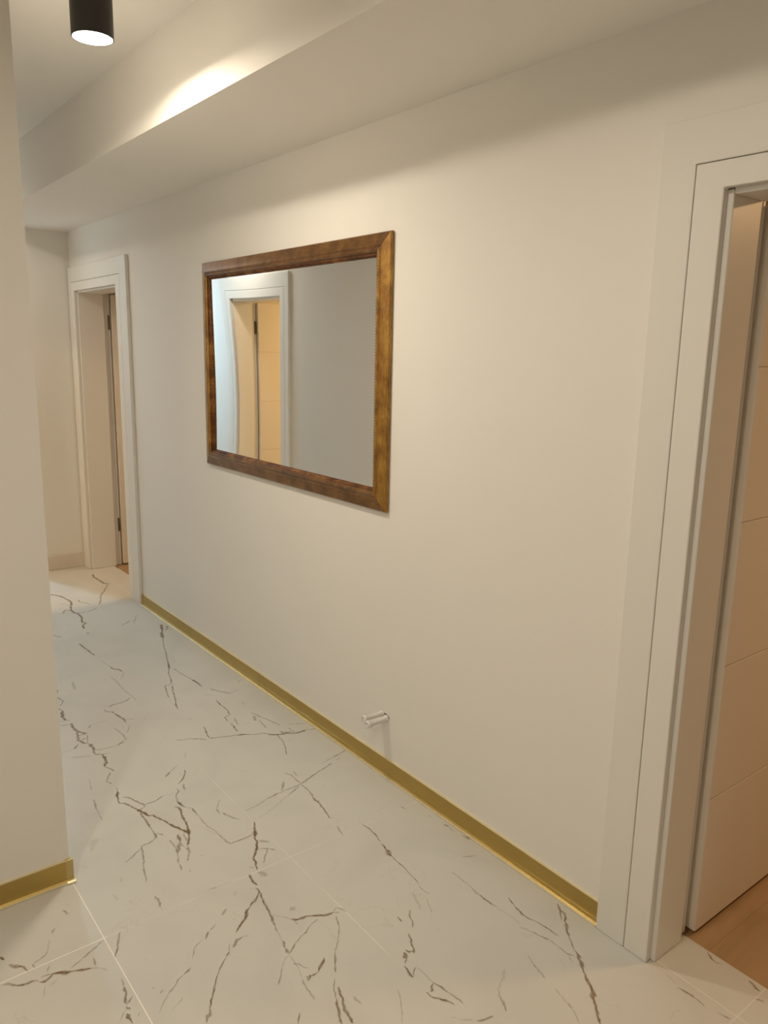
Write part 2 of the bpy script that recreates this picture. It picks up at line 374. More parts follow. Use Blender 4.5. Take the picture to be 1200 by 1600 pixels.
(6.4,0.8,0.3,((2239,-1488),(2236,-1489))),
(3.7,0.55,0.2,((1936,-558),(1926,-538))),
(5.8,0.45,0.2,((1926,-538),(1914,-509),(1903,-488))),
(3.6,0.45,0.2,((1903,-488),(1888,-455))),
(4.7,0.55,0.2,((1941,-606),(1905,-588),(1854,-563))),
(6,0.5,0.1,((2026,-741),(1996,-741),(1968,-736))),
(2.7,0.3,0.1,((1968,-736),(1949,-734))),
(5.6,0.18,0.1,((2108,-643),(2074,-645))),
(8.6,0.15,0.1,((2169,-689),(2143,-682))),
(5.2,0.35,0.2,((2191,-767),(2137,-753),(2098,-744))),
(7,0.4,0.2,((2125,-501),(2105,-509))),
(11.1,0.4,0.3,((2101,-503),(2103,-515))),
(3.7,0.45,0.2,((1814,-840),(1797,-810))),
(7.8,0.55,0.2,((1795,-804),(1773,-786))),
(3.6,0.3,0.2,((1775,-779),(1770,-761),(1754,-742),(1729,-727))),
(5.5,0.5,0.3,((1704,-710),(1691,-687))),
(3.7,0.5,0.3,((1691,-687),(1684,-666),(1666,-647),(1656,-628))),
(2.7,0.35,0.3,((1656,-628),(1634,-606),(1614,-589))),
(17.3,0.3,0.1,((1676,-623),(1670,-613))),
(9.9,0.25,0.1,((1698,-604),(1694,-605))),
(3.7,0.35,0.2,((1624,-654),(1612,-635))),
(2.4,0.2,0.2,((1612,-635),(1599,-612))),
(4.9,0.5,0.3,((1636,-754),(1607,-734))),
(3.7,0.5,0.3,((1607,-734),(1580,-713),(1545,-691))),
(9.6,0.45,0.2,((1549,-693),(1517,-669))),
(4.7,0.4,0.2,((2292,-609),(2279,-620))),
(4.6,0.5,0.3,((2122,-861),(2088,-852))),
(5.1,0.5,0.2,((2081,-878),(2066,-871))),
(4.5,0.3,0.2,((1657,-732),(1652,-725))),
(2.8,0.2,0.2,((1947,-907),(1955,-887),(1949,-864))),
(6.5,0.5,0.5,((1934,-300),(1931,-312),(1911,-330),(1904,-344),(1903,-363),(1900,-372),(1885,-381))),
(9.1,0.6,0.6,((1909,-329),(1903,-345))),
(7.2,0.8,0.8,((1887,-379),(1883,-387),(1885,-395),(1896,-414),(1890,-429),(1880,-443),(1873,-462),(1864,-479),(1856,-501))),
(13,0.45,0.9,((1896,-414),(1890,-429),(1878,-443),(1876,-452))),
(3.9,0.5,0.6,((1903,-386),(1902,-399),(1898,-415))),
(6.4,0.4,0.4,((1856,-501),(1847,-514))),
(10.8,0.8,0.5,((2040,-316),(2023,-323))),
(13.3,0.5,0.9,((1998,-330),(1980,-342),(1972,-354))),
(4.7,0.65,0.7,((1978,-349),(1965,-359),(1956,-360),(1945,-365))),
(6.6,0.5,0.4,((1961,-379),(1945,-382))),
(4,0.4,0.3,((1962,-381),(1969,-400))),
(4,0.5,0.2,((1969,-400),(1977,-417),(1989,-424))),
(2.7,0.25,0.1,((1989,-424),(2027,-439))),
(5.2,0.25,0.2,((1933,-414),(1910,-403))),
(4.7,0.35,0.2,((1889,-515),(1857,-512))),
(5.1,0.15,0.2,((1846,-515),(1822,-534))),
(5.1,0.15,0.2,((1802,-542),(1795,-554))),
(3.8,0.45,0.2,((1775,-550),(1745,-547))),
(6.2,0.65,0.6,((1745,-547),(1717,-542),(1689,-532))),
(5.4,0.6,0.6,((1682,-531),(1674,-528),(1672,-534),(1666,-535))),
(6.2,0.4,0.4,((1704,-553),(1692,-541),(1686,-532))),
(9.7,0.8,0.7,((1659,-522),(1640,-524),(1623,-524))),
(3.7,0.3,0.4,((1670,-523),(1662,-514),(1647,-502))),
(6.1,0.5,0.2,((1644,-549),(1634,-542))),
(6.8,0.3,0.1,((2066,-464),(2048,-453))),
(3.8,0.2,0.1,((1870,-386),(1833,-373))),
(7.7,0.12,0.1,((1874,-418),(1859,-394))),
(7.5,0.3,0.1,((1698,-604),(1694,-606))),
(4.2,0.5,0.6,((1701,-966),(1676,-961))),
(2.8,0.3,0.5,((1676,-961),(1642,-955))),
(5.6,0.55,0.5,((1642,-955),(1613,-947))),
(10.1,0.5,0.4,((1611,-946),(1591,-948))),
(4.6,0.55,0.4,((1589,-947),(1613,-979))),
(3.9,0.45,0.4,((1613,-979),(1628,-1019),(1645,-1049),(1655,-1080))),
(7.7,0.4,0.3,((1629,-1018),(1627,-1026))),
(3,0.25,0.3,((1589,-947),(1576,-923),(1558,-905))),
(3.9,0.4,0.3,((1558,-905),(1536,-889),(1514,-867))),
(3,0.25,0.3,((1581,-944),(1543,-940),(1499,-931))),
(3.9,0.3,0.3,((1493,-927),(1468,-922),(1416,-917))),
(4.5,0.5,0.4,((1551,-935),(1543,-947),(1523,-953),(1515,-961))),
(7.4,0.7,0.5,((1494,-942),(1479,-938),(1494,-951))),
(4.2,0.75,0.5,((1488,-947),(1487,-961),(1490,-976))),
(6,0.75,0.6,((1490,-976),(1501,-989),(1510,-1004),(1521,-1014))),
(6.3,0.75,0.8,((1776,-905),(1757,-879),(1745,-866))),
(4.1,0.4,0.4,((1713,-889),(1720,-872))),
(7.7,0.5,0.5,((1720,-872),(1719,-855),(1699,-834))),
(3.6,0.35,0.5,((1720,-834),(1688,-813))),
(6.4,0.6,0.5,((1692,-818),(1680,-803))),
(3.8,0.55,0.5,((1680,-803),(1664,-783),(1632,-752))),
(5.5,0.6,0.5,((1634,-753),(1621,-742))),
(3.4,0.5,0.5,((1621,-742),(1589,-721),(1554,-695))),
(3.9,0.5,0.4,((1633,-1130),(1593,-1113))),
(3.6,0.4,0.4,((1593,-1113),(1549,-1081),(1519,-1049))),
(5,0.55,0.4,((1519,-1048),(1481,-1023),(1460,-1010))),
(3.9,0.55,0.5,((1443,-995),(1421,-978),(1386,-963))),
(5.7,0.7,0.6,((1386,-963),(1357,-949),(1335,-937),(1317,-932))),
(6.2,0.75,0.5,((1416,-988),(1400,-982),(1373,-974),(1348,-960),(1324,-958),(1303,-954))),
(5.2,0.65,0.6,((1407,-866),(1395,-856),(1381,-846))),
(4.5,0.7,0.3,((1952,-1458),(1917,-1461),(1876,-1459),(1838,-1449))),
(5.2,0.7,0.5,((1823,-1444),(1784,-1438))),
(14.4,0.7,1,((1788,-1438),(1754,-1431))),
(3.6,0.6,0.3,((1754,-1431),(1715,-1428),(1664,-1425),(1627,-1421),(1600,-1415))),
(6,0.6,0.3,((1589,-1409),(1564,-1408))),
(4.1,0.4,0.3,((1564,-1408),(1548,-1409),(1544,-1415))),
(3.5,0.3,0.3,((1532,-1392),(1475,-1363))),
(3.4,0.3,0.3,((1659,-1415),(1669,-1413))),
(3.9,0.5,0.3,((1524,-1320),(1508,-1304),(1484,-1296),(1463,-1279))),
(4.5,0.5,0.3,((1526,-1271),(1499,-1271))),
(6.2,0.5,0.3,((1956,-1635),(1935,-1639))),
(7.6,0.5,0.5,((1853,-1676),(1844,-1681))),
(7.2,0.6,0.9,((1782,-1685),(1761,-1694))),
(4.5,0.3,0.3,((1761,-1694),(1728,-1686))),
(8.9,0.6,0.9,((1696,-1693),(1666,-1702))),
(3.7,0.35,0.3,((1613,-1612),(1601,-1634),(1591,-1657))),
(2.9,0.25,0.3,((1593,-1680),(1593,-1699))),
(3.3,0.35,0.3,((1578,-1536),(1500,-1536),(1450,-1533))),
(4.9,0.4,0.3,((1450,-1533),(1393,-1532))),
(5.9,0.22,0.3,((1995,-1380),(1934,-1366))),
(5.5,0.6,0.3,((1690,-1344),(1687,-1345))),
(8.1,0.15,0.2,((1580,-1377),(1508,-1347))),
(4.8,0.7,0.4,((1453,-1255),(1431,-1247),(1415,-1235),(1393,-1225),(1387,-1220))),
(6.3,0.7,0.7,((1395,-1225),(1400,-1211),(1411,-1209))),
(11.3,0.8,0.9,((1407,-1200),(1392,-1193),(1384,-1192))),
(6.2,0.6,0.7,((1384,-1192),(1372,-1177))),
(7.4,0.75,0.4,((1368,-1170),(1344,-1165),(1324,-1165))),
(3.7,0.5,0.4,((1327,-1169),(1347,-1191))),
(3,0.35,0.4,((1347,-1191),(1334,-1197),(1307,-1196),(1281,-1196))),
(4.6,0.6,0.4,((1281,-1196),(1256,-1203),(1230,-1206))),
(3.9,0.45,0.4,((1230,-1206),(1206,-1210),(1184,-1212))),
(5.6,0.7,0.6,((1279,-1195),(1273,-1183),(1261,-1176),(1261,-1170))),
(8.2,0.85,0.3,((1266,-1161),(1249,-1161))),
(5.1,0.85,0.4,((1249,-1161),(1234,-1173),(1217,-1184),(1195,-1192))),
(8.4,0.25,0.2,((1368,-1003),(1337,-1004))),
(2.4,0.35,0.2,((1318,-1106),(1289,-1093),(1254,-1070),(1231,-1053))),
(4.7,0.5,0.4,((1172,-1160),(1163,-1168))),
(3.6,0.2,0.3,((1152,-1174),(1132,-1198))),
(4.1,0.65,0.3,((1387,-1593),(1349,-1581))),
(5.4,0.65,0.3,((1349,-1581),(1316,-1574),(1291,-1575),(1272,-1583))),
(4,0.6,0.4,((1272,-1583),(1246,-1587),(1214,-1590),(1193,-1592))),
(2.9,0.3,0.3,((1285,-1529),(1248,-1544))),
(4.7,0.55,0.3,((1248,-1544),(1220,-1551),(1198,-1560))),
(2.9,0.35,0.3,((1198,-1560),(1164,-1559))),
(4.1,0.5,0.3,((1164,-1559),(1135,-1558),(1118,-1568))),
(6.2,0.6,0.8,((1281,-1693),(1257,-1677),(1240,-1677),(1215,-1650))),
(4.6,0.5,0.8,((1258,-1676),(1228,-1648))),
(8,0.65,0.8,((1215,-1650),(1189,-1624),(1172,-1612))),
(3.9,0.6,0.8,((1172,-1612),(1129,-1585))),
(10.3,0.6,1,((1129,-1585),(1107,-1575),(1074,-1549))),
(7.1,0.75,0.9,((1074,-1549),(1044,-1528),(1014,-1511))),
(12,0.75,0.9,((1025,-1517),(1010,-1508),(993,-1489))),
(7.4,0.8,0.9,((995,-1492),(961,-1463),(937,-1442))),
(4.1,0.4,0.3,((1471,-1529),(1422,-1531),(1378,-1537))),
(5.3,0.15,0.3,((1376,-1535),(1323,-1541),(1290,-1540))),
(6.2,0.18,0.2,((1200,-1379),(1179,-1354),(1164,-1316))),
(4.9,0.3,0.2,((1164,-1316),(1131,-1296))),
(7.2,0.5,0.3,((1134,-1299),(1114,-1291),(1102,-1283))),
(6.2,0.6,0.6,((1126,-1202),(1115,-1232),(1112,-1246))),
(3.8,0.3,0.2,((1198,-1468),(1157,-1452),(1112,-1443))),
(3.5,0.25,0.2,((1075,-1436),(1028,-1427))),
(4.9,0.4,0.3,((1028,-1427),(1007,-1422))),
(3.2,0.25,0.3,((1007,-1422),(969,-1400))),
(5.2,0.3,0.2,((1058,-1632),(1052,-1639))),
(3.9,0.25,0.3,((1127,-1556),(1105,-1546))),
(6.4,0.5,0.3,((886,-1699),(865,-1703),(838,-1705))),
(5.1,0.4,0.3,((838,-1705),(810,-1699))),
(5.1,0.4,0.3,((783,-1709),(766,-1711),(749,-1717))),
(3.9,0.25,0.3,((931,-1715),(896,-1706))),
(4,0.6,0.6,((907,-1878),(885,-1864),(872,-1861),(857,-1870))),
(8,0.6,0.7,((785,-1872),(770,-1869),(750,-1861))),
(6.6,0.45,0.6,((744,-1826),(726,-1837))),
]
WAVE = -0.0024   # bulge of the old mirror pane, metres

# ------------------------------------------------------------------ mesh helpers
def box(bm, x0, x1, y0, y1, z0, z1, mi=0):
    v = [bm.verts.new((x, y, z)) for z in (z0, z1) for x, y in ((x0, y0), (x1, y0), (x1, y1), (x0, y1))]
    for f in ((3, 2, 1, 0), (4, 5, 6, 7), (0, 1, 5, 4), (1, 2, 6, 5), (2, 3, 7, 6), (3, 0, 4, 7)):
        bm.faces.new([v[i] for i in f]).material_index = mi

def link(name, bm, mats, parent=None, bevel=0, smooth=False):
    me = bpy.data.meshes.new(name)
    bmesh.ops.recalc_face_normals(bm, faces=bm.faces)
    bm.to_mesh(me); bm.free()
    for m in (mats if isinstance(mats, (list, tuple)) else [mats]): me.materials.append(m)
    if smooth:
        for p in me.polygons: p.use_smooth = True
    o = bpy.data.objects.new(name, me); COL.objects.link(o)
    if parent: o.parent = parent
    if bevel:
        md = o.modifiers.new('bevel', 'BEVEL'); md.width = bevel; md.segments = 3; md.limit_method = 'ANGLE'
        for p in me.polygons: p.use_smooth = True
        try: md.harden_normals = True
        except Exception: pass
    return o
def boxes(name, bl, mats, parent=None, bevel=0):
    bm = bmesh.new()
    for b_ in bl: box(bm, *b_)
    return link(name, bm, mats, parent, bevel)
def struct(o, label=None):
    o['kind'] = 'structure'
    if label: o['label'] = label
    return o
def empty(name, loc):
    o = bpy.data.objects.new(name, None); o.location = loc; o.empty_display_size = .1; COL.objects.link(o); return o
def thing(o, label, cat, group=None):
    o['label'] = label; o['category'] = cat
    if group: o['group'] = group
    return o
def revolve(bm, prof, centre, axis='Z', seg=40, mi=0, capends=True):
    """profile of (radius, height) spun about an axis"""
    rings = []
    for r, h in prof:
        ring = []
        for k in range(seg):
            a = 2 * math.pi * k / seg
            p = (r * math.cos(a), r * math.sin(a), h) if axis == 'Z' else (r * math.cos(a), h, r * math.sin(a))
            ring.append(bm.verts.new((centre[0] + p[0], centre[1] + p[1], centre[2] + p[2])))
        rings.append(ring)
    for A, B in zip(rings, rings[1:]):
        for k in range(seg):
            bm.faces.new((A[k], A[(k + 1) % seg], B[(k + 1) % seg], B[k])).material_index = mi
    if capends:
        bm.faces.new(rings[0][::-1]).material_index = mi; bm.faces.new(rings[-1]).material_index = mi
def prism(bm, prof, fn, t0, t1, mi=0):
    """closed 2D profile extruded between t0 and t1; fn(u, h, t) gives the point"""
    A = [bm.verts.new(fn(u, h, t0)) for u, h in prof]; B = [bm.verts.new(fn(u, h, t1)) for u, h in prof]
    n = len(prof)
    for i in range(n): bm.faces.new((A[i], A[(i + 1) % n], B[(i + 1) % n], B[i])).material_index = mi
    bm.faces.new(A[::-1]).material_index = mi; bm.faces.new(B).material_index = mi

# ------------------------------------------------------------------ the setting
YR, YL, XE, XF = -1.725, -0.56, 5.82, 2.25     # right wall, left wall, far wall, short left wall
YB = -1.885                                     # back of the right wall
BEAM, CEIL, TOP = 2.384, 2.68, 2.80
XB, YH = -1.7, 2.0                              # back and side limits of the near hall
D1 = (0.145, 0.985)                             # near right opening
D2 = (4.87, 5.69)                               # far right opening
D3 = (4.875, 5.60)                              # left opening
D4 = (-1.285, YL - .02)                           # opening in the far end wall
HO = 1.983                                      # clear opening height

boxes_floor = bmesh.new()
box(boxes_floor, XB, XE + .1, YB, YH, -0.04, 0)
bm = boxes_floor
lay = bm.verts.layers.float_color.new('vein')
rnd = random.Random(3)
for i, (wd, st, warm, pts) in enumerate(VEINS):
    wd = max(wd, 1.6) * .001
    P = [Vector((x * .001, y * .001)) for x, y in pts]
    # subdivide with small jitter so that the vein looks broken and natural
    Q = [P[0]]
    for a, b_ in zip(P, P[1:]):
        n = max(1, int((b_ - a).length / .009)); d = (b_ - a).normalized(); nn = Vector((-d.y, d.x))
        for k in range(1, n + 1):
            q = a.lerp(b_, k / n)
            if k < n: q += nn * rnd.uniform(-1, 1) * min(.0022, wd * .7)
            Q.append(q)
    z = .00012 + i * .0000025
    L = []; M_ = []; Rr = []
    for k, q in enumerate(Q):
        d = (Q[min(k + 1, len(Q) - 1)] - Q[max(k - 1, 0)]).normalized(); nn = Vector((-d.y, d.x))
        f = rnd.uniform(.55, 1.5) * (0.35 if k in (0, len(Q) - 1) else 1)
        hw = wd * .74 * f
        # keep clear of the skirting
        for lst, s_, val in ((L, -1, 0), (M_, 0, 1), (Rr, 1, 0)):
            v = bm.verts.new((q.x + nn.x * hw * s_, q.y + nn.y * hw * s_, z)); v[lay] = (val, min(1, st * .85), warm, 1); lst.append(v)
    for k in range(len(Q) - 1):
        for A, B in ((L, M_), (M_, Rr)):
            f = bm.faces.new((A[k], A[k + 1], B[k + 1], B[k])); f.material_index = 1
me = bpy.data.meshes.new('floor'); bm.normal_update()
for f in bm.faces:
    if f.material_index == 1 and f.normal.z < 0: f.normal_flip()
bm.to_mesh(me); bm.free(); me.materials.append(marble()); me.materials.append(vein_mat())
fl = bpy.data.objects.new('floor', me); COL.objects.link(fl); struct(fl, 'polished cream marble floor tiles with brown veins')

def plank_floor(x0, x1, y0, y1):
    o = boxes('floor', [(x0, x1, y0, y1, -.04, -.002)], planks); struct(o); return o
plank_floor(-1.7, 2.2, -4.5, YB).__setitem__('label', 'brown oak plank floor behind the near right doorway')
plank_floor(3.4, 7.2, -4.5, YB).__setitem__('label', 'brown oak plank floor behind the far right doorway')

# ceiling with the dropped beam over the right wall
struct(boxes('ceiling', [(XB, XE + .1, YR, YH, CEIL, TOP)], ceilp), 'high white ceiling of the hallway')
struct(boxes('ceiling_beam', [(XB, XE, YR, -1.176, BEAM, CEIL)], ceilp), 'dropped white ceiling beam running along the right wall')

# right wall with two openings
hh = HO + .03
struct(boxes('wall_right', [(XB, D1[0] - .02, YB, YR, 0, TOP), (D1[0] - .02, D1[1] + .02, YB, YR, hh, TOP),
     (D1[1] + .02, D2[0] - .02, YB, YR, 0, TOP), (D2[0] - .02, D2[1] + .02, YB, YR, hh, TOP), (D2[1] + .02, XE + .1, YB, YR, 0, TOP)], paint), 'long cream right wall carrying the mirror')
struct(boxes('wall_left', [(XF, D3[0] - .02, YL, YL + .155, 0, CEIL), (D3[0] - .02, D3[1] + .02, YL, YL + .155, hh, CEIL), (D3[1] + .02, 7.7, YL, YL + .155, 0, CEIL),
     (XF, XF + .15, YL + .155, YH, 0, CEIL)], paint), 'cream left wall with the free corner')
struct(boxes('wall_end', [(XE, XE + .1, YR, D4[0], 0, CEIL), (XE, XE + .1, YL + .155, 1.7, 0, 2.67)], paint), 'far end wall of the hallway')
struct(boxes('wall_back', [(XB - .1, XB, YB, YH, 0, TOP)], paint))
struct(boxes('wall_side', [(XB, XF + .15, YH, YH + .1, 0, TOP)], paint))
# rooms behind the doorways
roomp = mat('room_paint', (.74, .69, .62), .8)
def room(n, x0, x1, y0, y1, skip):
    t = .1; bl = []
    if skip != 'y1': bl.append((x0 - t, x1 + t, y1, y1 + t, 0, 2.6))
    if skip != 'y0': bl.append((x0 - t, x1 + t, y0 - t, y0, 0, 2.6))
    if n != 'left_room': bl += [(x0 - t, x0, y0, y1, 0, 2.6), (x1, x1 + t, y0, y1, 0, 2.6)]
    else: bl += [(x0 - t, x0, y0, y1, 0, 2.6)]
    bl.append((x0 - t, x1 + (t if n != 'left_room' else 0), y0 - (t if skip != 'y0' else 0), y1 + (t if skip != 'y1' else 0), 2.6, 2.67))
    struct(boxes('wall_' + n, bl, roomp))
room('near_room', -1.6, 2.1, -4.4, YB, 'y1')
room('far_room', 3.5, 7.1, -3.42, YB, 'y1')
room('left_room', 3.9, XE, YL + .155, 1.6, 'y0')
struct(boxes('wall_far_passage', [(XE + .1, 7.8, -1.9, -1.8, 0, CEIL), (7.7, 7.8, -1.8, YL + .155, 0, CEIL), (XE + .1, 7.8, -1.9, YL, CEIL, TOP)], paint))
struct(boxes('floor', [(XE + .1, 7.8, -1.9, YL, -.04, 0)], mat('passage_floor', (.6, .58, .55), .4)))

# ------------------------------------------------------------------ baseboards
SK = [(0, 0), (.019, 0), (.019, .0035), (.0165, .0065), (.012, .0065), (.0095, .009), (.008, .014), (.008, .071), (.0065, .0725), (0, .0725)]
def gold_board(name, fn, t0, t1, label):
    bm = bmesh.new(); prism(bm, SK, fn, t0, t1)
    o = link(name, bm, gold); struct(o, label)
    bm = bmesh.new()   # polished bottom bead and top lip
    prism(bm, [(.0192, .0002), (.0205, .0015), (.0205, .0042), (.018, .0072), (.012, .0068), (.012, .0002)], fn, t0, t1)
    prism(bm, [(.0, .0722), (.0082, .0712), (.0088, .0722), (.0078, .0738), (0, .0738)], fn, t0, t1)
    link('polished_bead', bm, goldp, o)['label'] = 'shiny polished gold edge bead'
    return o
fr = lambda u, h, t: (t, YR + u, h)
gold_board('baseboard_right', fr, 1.152, 3.155, 'gold metal baseboard along the right wall, nearer length')
gold_board('baseboard_right', fr, 3.157, 4.688, 'gold metal baseboard along the right wall, farther length')
ffn = lambda u, h, t: (XF - u, t, h)
lb = gold_board('baseboard_left', ffn, YL + .012, YH, 'gold metal baseboard on the short left wall')
gold_board('baseboard_left', lambda u, h, t: (t, YL - u * .55, h), XF + .012, D3[0] - .14, 'gold metal baseboard along the hidden side of the left wall')
bm = bmesh.new()      # corner cap
cap = [(x * 1.12, z * 1.02) for x, z in SK]
prism(bm, cap, ffn, YL - .010, YL + .013)
prism(bm, cap, lambda u, h, t: (t, YL - u * .6, h), XF - .008, XF + .022)
capo = link('corner_cap', bm, goldc, lb, bevel=.001)
bm = bmesh.new()
prism(bm, [(.020, .0002), (.0245, .002), (.0245, .006), (.020, .0095), (.011, .009), (.011, .0002)], ffn, YL - .012, YL + .014)
link('cap_bead', bm, goldp, lb, bevel=.0008)['label'] = 'shiny polished foot of the corner cap'
struct(boxes('baseboard_end', [(XE - .013, XE, YR, D4[0], 0, .108)], whitebase, bevel=.003), 'white baseboard on the far end wall')
struct(boxes('baseboard_end', [(D2[1] + .12, XE - .013, YR, YR + .012, 0, .108)], whitebase, bevel=.003), 'short white baseboard beside the far door casing')

# ------------------------------------------------------------------ doors
def hinge_bm(x, y, z):
    bm = bmesh.new(); revolve(bm, [(.0, -.05), (.0075, -.05), (.0075, .05), (.0, .05)], (x, y, z), seg=16, capends=False)
    box(bm, x + .001, x + .004, y - .001, y + .03, z - .045, z + .045)
    return bm
def door(idx, x0, x1, s, yw, dep, label):
    """s = -1: room lies towards -Y of the corridor wall face yw, +1: towards +Y. Hinges at x1, leaf opened into the room."""
    root = empty('door_%d' % idx, ((x0 + x1) / 2, yw, 0)); struct(root, label)
    def yy(a, b_):        # a, b measured into the room from the wall face
        p, q = yw + s * a, yw + s * b_; return (min(p, q), max(p, q))
    def fb(name, lst, m, parent=root, bevel=0):
        out = []
        for (xa, xb, a, b_, za, zb) in lst: out.append((xa, xb, *yy(a, b_), za, zb))
        o = boxes(name, out, m, parent, bevel)
        if parent == root: o.matrix_parent_inverse = root.matrix_world.inverted() if False else Matrix.Translation(-root.location)
        return o
    def ub(name, xa, xb, xc, xd, zi, zo_, bev):      # one U-shaped board around the opening
        bm = bmesh.new(); q = [(xa, 0), (xb, 0), (xb, zi), (xc, zi), (xc, 0), (xd, 0), (xd, zo_), (xa, zo_)]
        y0, y1 = yy(-.021, 0)
        A = [bm.verts.new((x, y0, z)) for x, z in q]; B = [bm.verts.new((x, y1, z)) for x, z in q]
        for i in range(8): bm.faces.new((A[i], A[(i + 1) % 8], B[(i + 1) % 8], B[i]))
        for V in (A, B):
            bm.faces.new((V[0], V[1], V[2], V[7])); bm.faces.new((V[7], V[2], V[3], V[6])); bm.faces.new((V[3], V[4], V[5], V[6]))
        o = link(name, bm, doorw, root, bevel=bev); o.matrix_parent_inverse = Matrix.Translation(-root.location)
    g = .0016
    xi0, xi1, zt = x0, x1, HO              # inner edge of the casing
    xm0, xm1, zm = x0 - .072, x1 + .072, HO + .058   # groove
    xo0, xo1, zo = x0 - .166, x1 + .166, HO + .160   # outer edge
    if x1 + .166 > XE: xo1 = XE
    if idx in (2, 3): xo1 = XE - .012 if idx == 2 else x1 + .13; 
    if idx == 2: xo0 = x0 - .182
    if idx == 3: xo0 = x0 - .115; xm0, xm1 = x0 - .058, x1 + .058
    th = .021
    ub('casing_board', xm0, xi0, xi1, xm1, zt, zm, .0035)
    ub('casing_extension', xo0, xm0 - g, xm1 + g, xo1, zm + g, zo, .003)
    fb('joint_strip', [(xm0 - g, xm0, -th + .006, -.001, 0, zm), (xm1, xm1 + g, -th + .006, -.001, 0, zm), (xm0 - g, xm1 + g, -th + .006, -.001, zm, zm + g)], groove)['label'] = 'dark thin joint between the casing boards'
    # lining with a rounded front bead and a rebate at the room side
    li = .013
    fb('door_lining', [(x1 - li, x1 + .019, .0, dep - .03, 0, zt + .0), (x0 - .019, x0 + li, .0, dep - .03, 0, zt), (x0 + li, x1 - li, .0, dep - .03, zt - li, zt + .019),
                       (x1 + .002, x1 + .019, dep - .03, dep, 0, zt), (x0 - .019, x0 - .002, dep - .03, dep, 0, zt), (x0, x1, dep - .03, dep, zt + .002, zt + .019)], doorw, bevel=.004)
    fb('room_casing', [(x1 + .002, x1 + .085, dep, dep + .014, 0, zt + .07), (x0 - .085, x0 - .002, dep, dep + .014, 0, zt + .07), (x0 - .002, x1 + .002, dep, dep + .014, zt, zt + .07)], doorw, bevel=.003)
    # the leaf, opened 90 degrees, its face flush with the lining
    ly = dep + .022; lw = (x1 - x0) - .03; lz = [0.012, .425, .815, 1.205, 1.595, zt - .012]
    pan = [(x1 - .0195, x1 + .020, ly, ly + lw, lz[0], lz[-1])]
    for za, zb in zip(lz, lz[1:]):
        pan.append((x1 - .022, x1 - .0195, ly + .0, ly + lw, za + (.0012 if za > .1 else 0), zb - (.0012 if zb < 1.9 else 0)))
    leaf = fb('door_leaf', pan, leafw, bevel=.0015)
    leaf['label'] = 'opened white door leaf with horizontal grooves'
    for z in ((.31, 1.78) if idx > 1 else ()):
        h = link('hinge', hinge_bm(x1 + .004, yw + s * (dep + .006), z), steel, leaf)
        h['label'] = 'dark metal hinge'
    # lever handle near the free edge
    hy = yw + s * (ly + lw - .06); bm = bmesh.new()
    revolve(bm, [(.0, 0), (.026, 0), (.026, .008), (.0, .008)], (0, 0, 0), 'Z', 24, capends=False)
    bmesh.ops.transform(bm, matrix=Matrix.Translation((x1 - .022, hy, 1.02)) @ Matrix.Rotation(-math.pi / 2, 4, 'Y'), verts=bm.verts)
    box(bm, x1 - .075, x1 - .03, hy - .009, hy + .009, 1.011, 1.029)
    p = sorted((hy - s * .12, hy + s * .009)); box(bm, x1 - .082, x1 - .066, p[0], p[1], 1.009, 1.031)
    link('door_handle', bm, steel, leaf, bevel=.002)
    return root
bpy.context.view_layer.update()
door(1, D1[0], D1[1], -1, YR, .160, 'near right doorway with white casing and opened door')
door(2, D2[0], D2[1], -1, YR, .205, 'far right doorway with white casing and opened door')
door(3, D3[0], D3[1], 1, YL, .175, 'left doorway seen in the mirror')

# ------------------------------------------------------------------ mirror
MX0, MX1, MZ0, MZ1 = 2.176, 3.663, 1.040, 2.017
mroot = empty('wall_mirror', ((MX0 + MX1) / 2, YR, MZ0))
thing(mroot, 'large rectangular mirror in an antique gold brown wooden frame on the right wall', 'mirror')
pin = Matrix.Translation(-mroot.location)
def mobj(name, bm, mats, label=None, smooth=False, parent=mroot):
    o = link(name, bm, mats, parent, smooth=smooth); o.matrix_parent_inverse = pin if parent == mroot else Matrix()
    if label: o['label'] = label
    return o
PR = [(0, .004), (0, .012), (.003, .0155), (.030, .0215), (.044, .0240), (.0475, .0225), (.051, .0255), (.057, .0285), (.063, .0270), (.0665, .0215), (.0665, .004)]
def mring(bm, prof, w, mi_h=0, mi_v=1):
    """mitred moulding: w = inset offset"""
    corners = lambda u: [(MX0 + u, MZ0 + u), (MX1 - u, MZ0 + u), (MX1 - u, MZ1 - u), (MX0 + u, MZ1 - u)]
    for k in range(4):
        cols = []
        for kk in (k, (k + 1) % 4):
            cols.append([bm.verts.new((corners(u + w)[kk][0], YR + h, corners(u + w)[kk][1])) for u, h in prof])
        n = len(prof)
        for i in range(n):
            f = bm.faces.new((cols[0][i], cols[1][i], cols[1][(i + 1) % n], cols[0][(i + 1) % n]))
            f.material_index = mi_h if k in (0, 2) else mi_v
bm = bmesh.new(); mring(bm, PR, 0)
mobj('frame', bm, frame_m)
